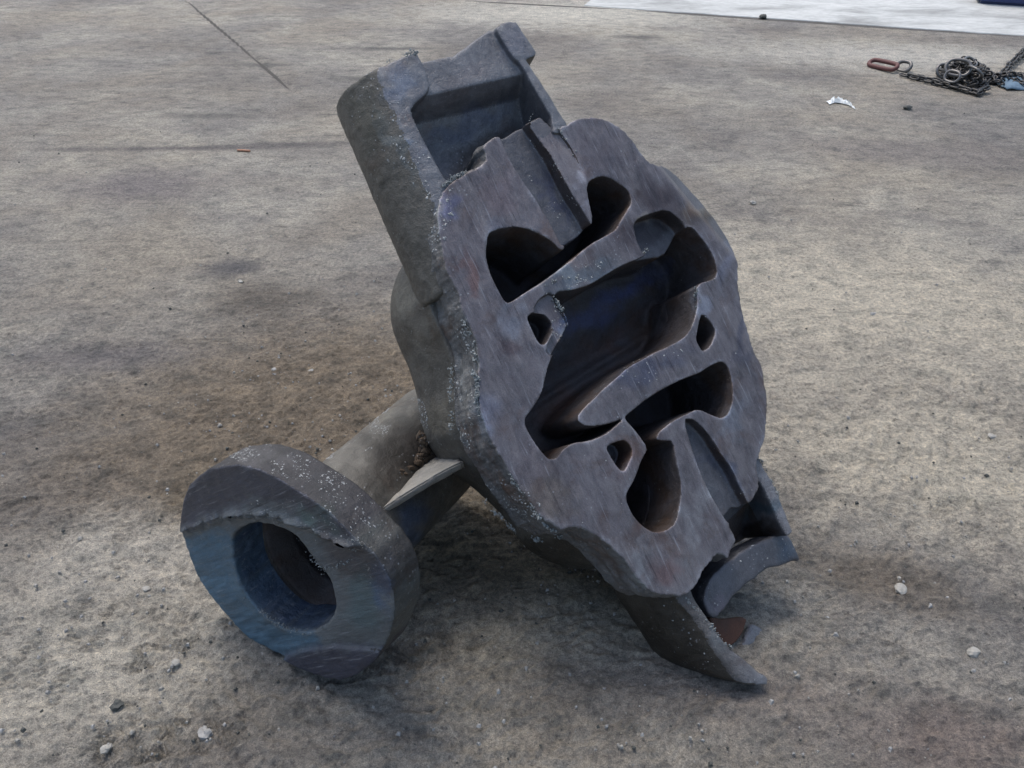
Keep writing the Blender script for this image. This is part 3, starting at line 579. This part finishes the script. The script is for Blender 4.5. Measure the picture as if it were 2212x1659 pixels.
# saw-cut joints in the concrete
def groove(p, q, wdt, dep, wander=.01):
    global Z
    a = ground_pt(*p)[:2]; b = ground_pt(*q)[:2]; e = (b - a) / np.linalg.norm(b - a); L = np.linalg.norm(b - a)
    t = (X - a[0]) * e[0] + (Y - a[1]) * e[1]; d = (X - a[0]) * -e[1] + (Y - a[1]) * e[0] + wander * vn(t, 0 * t, .25, 2)
    Z = Z - dep * np.exp(-(d / wdt) ** 2) * np.clip((t + .05) / .05, 0, 1) * np.clip((L + .3 - t) / .3, 0, 1)
groove((401, 0), (623, 188), .022, .016)
V = np.stack([X, Y, Z], -1).reshape(-1, 3); nx, ny = X.shape
I = np.arange(nx * ny).reshape(nx, ny)
Q = np.stack([I[:-1, :-1], I[1:, :-1], I[1:, 1:], I[:-1, 1:]], -1).reshape(-1, 4)

def g_mask(t, co, cx_, cy_, rx, ry, rot=0.0, lo=.35, hi=1.0, wobble=.35, sc=2.0):
    """blotch of colour with a ragged edge, centred on a floor point"""
    m = t.nodes.new('ShaderNodeMapping'); m.vector_type = 'TEXTURE'; m.inputs[1].default_value = (cx_, cy_, 0); m.inputs[2].default_value = (0, 0, rot); m.inputs[3].default_value = (rx, ry, 50)
    t.links.new(co, m.inputs[0]); le = t.nodes.new('ShaderNodeVectorMath'); le.operation = 'LENGTH'; t.links.new(m.outputs[0], le.inputs[0])
    nn = noise(t, co, sc, 6, .7, .5); ad = N(t, 'ShaderNodeMath', operation='MULTIPLY_ADD'); t.links.new(nn, ad.inputs[0]); ad.inputs[1].default_value = wobble * 3; t.links.new(le.outputs['Value'], ad.inputs[2])
    return ramp(t, ad.outputs[0], [(min(.99, (lo + wobble * 1.5) / 4), (1, 1, 1)), (min(1, (hi + wobble * 1.5) / 4), (0, 0, 0))]) if False else _sm(t, ad.outputs[0], lo + wobble * 1.5, hi + wobble * 1.5)
def _sm(t, src, a, b):
    r = t.nodes.new('ShaderNodeMapRange'); r.interpolation_type = 'SMOOTHSTEP'; t.links.new(src, r.inputs[0])
    r.inputs[1].default_value = a; r.inputs[2].default_value = b; r.inputs[3].default_value = 1; r.inputs[4].default_value = 0; return r.outputs[0]
m, t, b = mat('dusty_concrete_floor'); co = coord(t); cs = coord(t, (.70, 1, 1), (0, 0, R(16)))
n1 = noise(t, cs, 3.2, 8, .68, .5); n2 = noise(t, cs, 16, 8, .72, .4); n3 = noise(t, co, 70, 6, .75); n4 = noise(t, co, 330, 4, .8); n5 = noise(t, co, 1.1, 5, .6, .4)
c = ramp(t, n1, [(.28, (.17, .168, .172)), (.46, (.245, .242, .238)), (.62, (.31, .305, .292)), (.8, (.38, .37, .35))])
c = mix(t, ramp(t, n5, [(.42, (0, 0, 0)), (.60, (.6, .6, .6))]), c, (.215, .198, .178))
nL = noise(t, co, .8, 3, .5, .3); c = mix(t, .8, c, ramp(t, nL, [(.36, (.66, .66, .70)), (.5, (1, 1, 1)), (.64, (1.28, 1.26, 1.20))]), 'MULTIPLY')
stk = noise(t, coord(t, (.9, 3.2, 1), (0, 0, R(8))), 2.6, 6, .7, .3); c = mix(t, ramp(t, stk, [(.60, (0, 0, 0)), (.70, (.75, .75, .75))]), c, (.10, .098, .095))
def gp(px, py): q = ground_pt(px, py); return float(q[0]), float(q[1])
# brown soil churned up round the casting, then two darker floor patches
x_, y_ = gp(700, 900); c = mix(t, g_mask(t, co, x_ + .1, y_, .85, .6, .3, .5, 1.5), c, mix(t, n2, (.085, .068, .054), (.25, .215, .17)))
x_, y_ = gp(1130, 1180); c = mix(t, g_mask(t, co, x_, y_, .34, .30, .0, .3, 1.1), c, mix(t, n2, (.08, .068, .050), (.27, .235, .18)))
x_, y_ = gp(1330, 1290); c = mix(t, g_mask(t, co, x_, y_, .20, .07, -.7, .3, 1.1, .2), c, (.09, .075, .055))  # shade under the lower tube painted into the floor colour
x_, y_ = gp(380, 1180); c = mix(t, g_mask(t, co, x_ , y_, .13, .38, .1, .5, 1.3, .25), c, mix(t, n2, (.06, .050, .038), (.19, .16, .12)))  # narrow darker brown patch left of the flange
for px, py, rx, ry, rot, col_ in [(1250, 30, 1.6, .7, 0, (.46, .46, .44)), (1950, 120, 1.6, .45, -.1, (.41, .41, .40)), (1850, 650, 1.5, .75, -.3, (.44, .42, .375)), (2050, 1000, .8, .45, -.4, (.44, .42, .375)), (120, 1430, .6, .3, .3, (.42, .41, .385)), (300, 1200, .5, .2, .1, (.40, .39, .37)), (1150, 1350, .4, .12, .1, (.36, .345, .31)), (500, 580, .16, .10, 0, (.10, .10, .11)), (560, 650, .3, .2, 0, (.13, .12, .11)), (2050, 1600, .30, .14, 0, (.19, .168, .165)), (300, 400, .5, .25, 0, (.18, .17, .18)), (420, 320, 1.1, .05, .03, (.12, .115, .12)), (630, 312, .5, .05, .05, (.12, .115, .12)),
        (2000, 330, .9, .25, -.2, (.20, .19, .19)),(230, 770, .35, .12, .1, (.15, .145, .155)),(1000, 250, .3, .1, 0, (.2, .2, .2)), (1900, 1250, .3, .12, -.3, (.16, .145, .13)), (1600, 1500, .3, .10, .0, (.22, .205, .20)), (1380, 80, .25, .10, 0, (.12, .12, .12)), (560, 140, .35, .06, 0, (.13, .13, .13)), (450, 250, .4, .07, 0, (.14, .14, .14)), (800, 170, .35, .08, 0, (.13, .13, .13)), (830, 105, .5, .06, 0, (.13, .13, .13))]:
    x_, y_ = gp(px, py); c = mix(t, g_mask(t, co, x_, y_, rx, ry, rot, .1, 1.3, .5, 5.0), c, col_)  # stains, and patches that put the floor's uneven light into its colour
c = mix(t, .80, c, ramp(t, n2, [(.30, (.38, .42, .44)), (.5, (1, 1, 1)), (.74, (1.45, 1.43, 1.38))]), 'MULTIPLY')
c = mix(t, .85, c, ramp(t, n3, [(.30, (.34, .34, .36)), (.5, (1, 1, 1)), (.72, (1.6, 1.57, 1.5))]), 'MULTIPLY')
c = mix(t, .9, c, ramp(t, n4, [(.30, (.38, .38, .39)), (.5, (1, 1, 1)), (.70, (1.7, 1.66, 1.58))]), 'MULTIPLY')
for (p_, q_, wd_) in [((395, -5), (560, 133), .014), ((545, 120), (625, 190), .012), ((1000, 2), (1355, 21), .03), ((1340, 20), (2230, 81), .05)]:
    A_ = ground_pt(*p_); B_ = ground_pt(*q_); M_ = (A_ + B_) / 2; L_ = np.linalg.norm(B_ - A_) / 2
    c = mix(t, g_mask(t, co, M_[0], M_[1], L_, wd_, math.atan2(B_[1] - A_[1], B_[0] - A_[0]), .75, 1.1, .25, 7.0), c, (.085, .082, .08))
v = N(t, 'ShaderNodeTexVoronoi', Scale=38.0); t.links.new(co, v.inputs[0]); vr = N(t, 'ShaderNodeTexVoronoi', Scale=26.0); t.links.new(cs, vr.inputs[0])
c = mix(t, ramp(t, v.outputs[0], [(.0, (.9, .9, .9)), (.10, (0, 0, 0))]), c, (.50, .48, .44))
c = mix(t, ramp(t, vr.outputs[0], [(.0, (.8, .8, .8)), (.11, (0, 0, 0))]), c, (.06, .055, .05))
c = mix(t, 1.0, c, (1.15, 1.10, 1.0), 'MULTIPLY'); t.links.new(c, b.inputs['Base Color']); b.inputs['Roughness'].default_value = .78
k1 = bump(t, b, n2, .030, .8); k2 = bump(t, b, n3, .016, 1.0, k1); k3 = bump(t, b, n4, .0030, 1.0, k2); t.links.new(k3, b.inputs['Normal'])
M_floor = m
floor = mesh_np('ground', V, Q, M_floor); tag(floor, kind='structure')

# brighter swept slab beyond the joint
m, t, b = mat('pale_swept_concrete'); co = coord(t, (.4, 1, 1)); n1 = noise(t, co, 2.5, 8, .65, .4); n2 = noise(t, co, 30, 6, .7)
c = ramp(t, n1, [(.34, (.27, .275, .265)), (.5, (.46, .475, .46)), (.75, (.60, .61, .59))]); c = mix(t, .6, c, ramp(t, n2, [(.3, (.6, .6, .6)), (.6, (1.1, 1.1, 1.1))]), 'MULTIPLY')
t.links.new(c, b.inputs['Base Color']); b.inputs['Roughness'].default_value = .7; t.links.new(bump(t, b, n2, .006, .6), b.inputs['Normal']); M_apron = m
A = ground_pt(1000, -14)[:2]; Bq = ground_pt(1355, 21)[:2]; C_ = ground_pt(1909, 62)[:2]; D_ = ground_pt(2212, 80)[:2]
e = (D_ - Bq) / np.linalg.norm(D_ - Bq); nrm2 = np.array([-e[1], e[0]]); nrm2 = nrm2 if nrm2[1] > 0 else -nrm2
ts = np.r_[np.arange(-.4, 9, .05), 12, 20, 40]; bs = np.array([.012, .03, .06, .2, .5, 1, 2, 4, 8, 20, 60])
Pv = []
for q in ts:
    for s_ in bs:
        wv = .018 * float(vn(np.array([q]), np.array([0.]), .2, 3)[0]) if s_ < .5 else 0
        p = Bq + e * q + nrm2 * (s_ + wv); Pv.append((p[0], p[1], .006 if s_ > .02 else -.02))
I = np.arange(len(Pv)).reshape(len(ts), len(bs)); Q = np.stack([I[:-1, :-1], I[1:, :-1], I[1:, 1:], I[:-1, 1:]], -1).reshape(-1, 4)
if np.cross(np.array(Pv[Q[0, 1]]) - Pv[Q[0, 0]], np.array(Pv[Q[0, 3]]) - Pv[Q[0, 0]])[2] < 0: Q = Q[:, ::-1]
tag(mesh_np('concrete_apron', Pv, Q, M_apron, smooth=False), kind='structure')

# ------------------------------------------------------------------ small things on the floor
def rock_mesh(name, s, seed, m, flat=.6):
    import bmesh
    r = random.Random(seed); bm = bmesh.new(); bmesh.ops.create_icosphere(bm, subdivisions=2, radius=s)
    for v in bm.verts:
        d = .75 + .35 * float(vn(np.array([v.co.x / s + seed]), np.array([v.co.y / s + v.co.z / s * 1.7]), .9, seed % 7)[0]); v.co = Vector((v.co.x * d * 1.25, v.co.y * d, v.co.z * d * flat))
    me = bpy.data.meshes.new(name); bm.to_mesh(me); bm.free(); me.materials.append(m); return me
def simple(name, col_, rough=.7, bs=.004, metallic=0, sc=60):
    m, t, b = mat(name); co = coord(t); n = noise(t, co, sc, 6, .7); t.links.new(mix(t, .7, col_, ramp(t, n, [(.3, tuple(x * .6 for x in col_)), (.7, tuple(min(1, x * 1.25) for x in col_))])), b.inputs[0])
    b.inputs['Roughness'].default_value = rough; b.inputs['Metallic'].default_value = metallic; t.links.new(bump(t, b, n, bs, .6), b.inputs['Normal']); return m
M_st1 = simple('pale_stone', (.33, .32, .29)); M_st2 = simple('dark_clinker', (.06, .065, .06)); M_st3 = simple('grey_stone', (.30, .30, .29))
stones = [(318,1274,.011,M_st1,'round white pebble on the dust left of the flange'),(565,1415,.011,M_st1,'white pebble close under the flange edge'),(380,1432,.011,M_st1,'white pebble straight below the flange, lower left of the photo'),
 (232,1618,.012,M_st1,'pale pebble near the bottom left corner'),(445,1587,.017,M_st3,'largest grey stone in the foreground left of centre'),(255,1525,.016,M_st2,'dark glassy clinker on the dust at lower left'),
 (1626,440,.018,M_st1,'pale flat stone on the floor right of the casting shoulder'),(1245,1238,.0,M_st3,''),(1945,1275,.016,M_st1,'whitish stone on the floor right of the lower ring'),(2100,1410,.018,M_st1,'angular white stone near the right edge'),
 (1960,236,.028,M_st2,'black clinker lump between the white wrapper and the chain'),(1648,40,.05,M_st2,'black lump lying on the far joint of the concrete'),(595,800,.011,M_st3,'small grey stone left of the body bulge'),(672,803,.012,M_st1,'white chip beside the grey stone left of the body'),
 (520,610,.012,M_st1,'white chip beside the dark soil patch at left'),(1885,680,.012,M_st3,'grey pebble on the right hand floor'),(2050,1660,.014,M_st3,''),(2140,945,.014,M_st1,'pale chip on the floor at the right edge')]
for k, (px, py, s, m_, lb) in enumerate(stones):
    if not lb: continue
    q = ground_pt(px, py); o = bpy.data.objects.new('stone', rock_mesh('stone', s, k + 3, m_)); o.location = (q[0], q[1], s * .3); o.rotation_euler = (0, 0, k * 1.3); link(o); tag(o, lb, 'stone', 'loose stones and clinker on the floor')
# gravel and crumbs too many to count
def crumbs():
    r = np.random.default_rng(4); VV, FFs, mi = [], [], []
    base = np.array([(-1,-.8,-.5),(1,-1,-.4),(.8,1,-.5),(-.9,.9,-.5),(-.5,-.4,.6),(.6,-.5,.5),(.4,.6,.6),(-.5,.5,.5)], float)
    fq = np.array([(0,3,2,1),(4,5,6,7),(0,1,5,4),(1,2,6,5),(2,3,7,6),(3,0,4,7)])
    for i in range(5200):
        if i < 3600: px, py = r.uniform(-50, 2262), 1700 - 1500 * r.random() ** 1.2
        elif i < 4600: px, py = r.normal(650, 170), r.normal(850, 130)
        else: px, py = r.normal(1200, 100), r.normal(1200, 60)
        q = ground_pt(px, max(py, 130)); s = .0010 + .0030 * r.random() ** 6 * (1.6 if py > 900 else 1.3)
        a = r.random() * 6.3; Rm = np.array([(math.cos(a), -math.sin(a), 0), (math.sin(a), math.cos(a), 0), (0, 0, 1)])
        VV.append((base * (.6 + .7 * r.random((8, 3))) * s) @ Rm.T + [q[0], q[1], s * .6 + .002]); FFs.append(fq + 8 * i); mi += [int(r.choice(3, p=[.25, .25, .5]))] * 6
    o = mesh_np('gravel', np.concatenate(VV), np.concatenate(FFs), [M_st1, M_st2, M_st3], midx=np.array(mi), smooth=False); tag(o, 'fine gravel and crumbs of scale scattered over the floor', 'gravel', kind='stuff')
crumbs()
# cigarette butt, crumpled wrapper
def tube(name, pts, rad, m, parent=None, seg=10, closed=False):
    P = np.array(pts, float); n = len(P); V = []; 
    T = np.roll(P, -1, 0) - np.roll(P, 1, 0)
    if not closed: T[0] = P[1] - P[0]; T[-1] = P[-1] - P[-2]
    T /= np.linalg.norm(T, axis=1)[:, None]; up = np.array([.1, .2, 1.]); 
    rr = np.broadcast_to(rad, n)
    for i in range(n):
        a = np.cross(T[i], up); a /= np.linalg.norm(a); b_ = np.cross(T[i], a)
        for k in range(seg): th = 2 * math.pi * k / seg; V.append(P[i] + rr[i] * (math.cos(th) * a + math.sin(th) * b_))
    Q = [(i * seg + k, i * seg + (k + 1) % seg, ((i + 1) % n) * seg + (k + 1) % seg, ((i + 1) % n) * seg + k) for i in range(n if closed else n - 1) for k in range(seg)]
    o = mesh_np(name, V, Q, m, parent)
    if not closed:
        pass
    return o
q = ground_pt(527, 328); M_butt = simple('orange_paper', (.42, .22, .14))
tag(tube('cigarette_butt', [q + [-.035, .006, .007], q + [0, 0, .008], q + [.035, -.006, .007]], .006, M_butt), 'small orange cigarette butt on the dusty floor at upper left', 'cigarette butt')
M_wrap = simple('translucent_white_film', (.72, .75, .74), .35, .002)
def wrapper():
    P = [(1788,224),(1800,220),(1815,222),(1830,226),(1843,234)]; V = []; Q = []
    hs = [.004, .035, .03, .03, .008]
    r = random.Random(3); cols = 24; rows = 5
    for i in range(cols):
        f = i / (cols - 1) * 4; k = min(3, int(f)); px = P[k][0] + (P[k + 1][0] - P[k][0]) * (f - k); py = P[k][1] + (P[k + 1][1] - P[k][1]) * (f - k); h = hs[k] + (hs[k + 1] - hs[k]) * (f - k)
        q = ground_pt(px, py)
        for j in range(rows): g_ = j / (rows - 1); V.append((q[0] + r.uniform(-.004, .004), q[1] - .03 + g_ * .06, .006 + h * math.sin(g_ * 3.14) * (.4 + .6 * r.random())))
    Q = [(i * rows + j, (i + 1) * rows + j, (i + 1) * rows + j + 1, i * rows + j + 1) for i in range(cols - 1) for j in range(rows - 1)]
    o = mesh_np('wrapper', V, Q, M_wrap, smooth=False); s = o.modifiers.new('thickness', 'SOLIDIFY'); s.thickness = .001; tag(o, 'crumpled white plastic wrapper on the floor in front of the chain', 'litter')
wrapper()

# chain heaps ------------------------------------------------------------
M_chain = simple('dark_oily_chain_steel', (.07, .068, .066), .45, .001, .6, 200); M_ring = simple('worn_ring_steel', (.16, .155, .15), .4, .001, .6, 100); M_red = simple('faded_red_paint', (.12, .045, .042), .6, .003)
def stad(L, Wd, n=16):
    pts = []
    for k in range(n):
        th = 2 * math.pi * k / n; pts.append((math.cos(th) * Wd + (L - Wd) * (1 if math.cos(th) > 0 else -1) * min(1, abs(math.cos(th)) * 3), math.sin(th) * Wd, 0))
    return pts
_l = tube('link', stad(.026, .013), .0052, M_chain, None, 6, True); link_me = _l.data; bpy.data.objects.remove(_l)
def add_link(parent, loc, rot, sc=1.0):
    o = bpy.data.objects.new('link', link_me); link(o, parent); o.location = Vector(loc) - parent.location; o.rotation_euler = rot; o.scale = (sc,) * 3
def chain_run(parent, P, sc=1.0, zig=0.0, r=random.Random(1)):
    P = np.array(P, float); seg = np.linalg.norm(np.diff(P, axis=0), axis=1); cum = np.r_[0, np.cumsum(seg)]; n = int(cum[-1] / (.040 * sc))
    for i in range(n):
        q = (i + .5) / n * cum[-1]; p = [np.interp(q, cum, P[:, k]) for k in range(3)]; p2 = [np.interp(min(cum[-1], q + .01), cum, P[:, k]) for k in range(3)]
        add_link(parent, (p[0] + r.uniform(-1, 1) * zig, p[1] + r.uniform(-1, 1) * zig, p[2]), (math.pi / 2 * (i % 2) + r.uniform(-.3, .3), -math.atan2(p2[2] - p[2], .01) * .5, math.atan2(p2[1] - p[1], p2[0] - p[0])), sc)
def heap(parent, c, rx, ry, h, n, sc, seed):
    r = random.Random(seed)
    for i in range(n):
        a = r.random() * 6.283; d = math.sqrt(r.random()); z = h * (1 - d ** 2) * r.random() ** .4
        add_link(parent, (c[0] + rx * d * math.cos(a), c[1] + ry * d * math.sin(a), .012 + z), (r.uniform(-1.3, 1.3), r.uniform(-.6, .6), r.random() * 6.3), sc)
q = ground_pt(2080, 180)
ch = thing('lifting_chain', 'heap of dark oily lifting chain ending in a red hook, upper right of floor', 'chain', (q[0], q[1], 0))
hp = ground_pt(2085, 172); heap(ch, hp, .16, .20, .11, 150, 1.15, 2)
a0 = ground_pt(1945, 166); a1 = ground_pt(2040, 190); a2 = ground_pt(2110, 208); a3 = ground_pt(2130, 200)
for k in range(3): chain_run(ch, [a0 + [.03 * k, -.015 * k, .016], a1 + [0, .045 * k, .02], a2 + [0, .0, .02], a3 + [0, 0, .03]], 1.1, .012, random.Random(5 + k))
def at(px, py, z): return np.array(ground_pt(px, py)) + [0, 0, z]
h0 = at(1868, 140, .012); h1 = at(1944, 160, .02); d = (h1 - h0); d /= np.linalg.norm(d); s2 = np.array([-d[1], d[0], 0])
def loop(c, d, s2, L, Wd, rad, m, name, tilt=0.0):
    P = [c + d * x + s2 * y * math.cos(tilt) + np.array([0, 0, y * math.sin(tilt)]) for x, y, _ in stad(L, Wd, 24)]; return tube(name, P, rad, m, ch, 8, True)
loop((h0 + h1) / 2 + [0, 0, .015], d, s2, .105, .034, .015, M_red, 'hook', .45)
loop(at(1950, 153, .03), d, s2, .05, .036, .013, M_ring, 'coupling_ring', .9)
for (px, py, z, L, Wd, rr, ti, az) in [(2032,160,.06,.050,.045,.009,1.0,.3),(2060,166,.10,.075,.055,.011,.9,-.5),(2085,160,.12,.055,.04,.009,.5,.8),(2098,172,.09,.06,.045,.009,.8,1.8),(2050,175,.07,.05,.035,.009,1.1,-1.0)]:
    dd = np.array([math.cos(az), math.sin(az), 0]); loop(at(px, py + 14, z), dd, np.array([-dd[1], dd[0], 0]), L, Wd, rr, M_ring, 'master_ring', ti)
q = ground_pt(2190, 180)
ch2 = thing('chain', 'second dark chain at the right edge, running up beside the blue rag', 'chain', (q[0], q[1], 0))
heap(ch2, ground_pt(2185, 180), .16, .12, .05, 70, 1.1, 8); chain_run(ch2, [at(2125, 160, .02), at(2150, 170, .02), at(2175, 182, .03), at(2215, 195, .03)], 1.1, .02)
chain_run(ch2, [at(2160, 166, .02), at(2185, 140, .03), at(2222, 108, .03)], 1.1, .01); chain_run(ch2, [at(2162, 168, .03), at(2190, 142, .03), at(2226, 110, .03)], 1.1, .01, random.Random(9))
# blue cloth rag under it
def rag():
    c = ground_pt(2208, 180); V = []; n = 22
    for i in range(n):
        for j in range(n):
            x = (i / (n - 1) - .5) * .34; y = (j / (n - 1) - .5) * .34; r_ = max(abs(x), abs(y)) / .17
            V.append((c[0] + x * 1.1, c[1] + y, .012 + (1 - r_ ** 2) * .035 + .012 * float(vn(np.array([x]), np.array([y]), .04, 5)[0])))
    Q = [(i * n + j, (i + 1) * n + j, (i + 1) * n + j + 1, i * n + j + 1) for i in range(n - 1) for j in range(n - 1)]
    o = mesh_np('rag', V, Q, simple('faded_blue_cloth', (.13, .20, .27), .9)); s = o.modifiers.new('thickness', 'SOLIDIFY'); s.thickness = .004; tag(o, 'faded blue cloth rag crumpled under the chain at the right edge', 'rag')
rag()
# blue steel thing and a pale plank at the far right corner
q = ground_pt(2200, 22)
def solidbox(name, c, sx, sy, sz, rot, m, lb, cat):
    import bmesh
    bm = bmesh.new(); bmesh.ops.create_cube(bm, size=1); bmesh.ops.scale(bm, vec=(sx, sy, sz), verts=bm.verts); bmesh.ops.bevel(bm, geom=bm.edges[:], offset=min(sx, sy, sz) * .12, segments=2, affect='EDGES')
    me = bpy.data.meshes.new(name); bm.to_mesh(me); bm.free(); me.materials.append(m); o = bpy.data.objects.new(name, me); o.location = (c[0], c[1], sz / 2); o.rotation_euler = (0, 0, rot); link(o); tag(o, lb, cat)
solidbox('steel_beam', ground_pt(2262, 8), 1.2, .5, .25, -.35, simple('dark_blue_paint', (.02, .035, .12), .5), 'dark blue painted steel piece just entering at the top right corner', 'steel beam')
solidbox('plank', ground_pt(2178, -4), .8, .18, .04, -.35, simple('pale_wood', (.42, .36, .28), .8), 'short pale plank lying on the swept concrete beside the blue steel piece', 'plank')
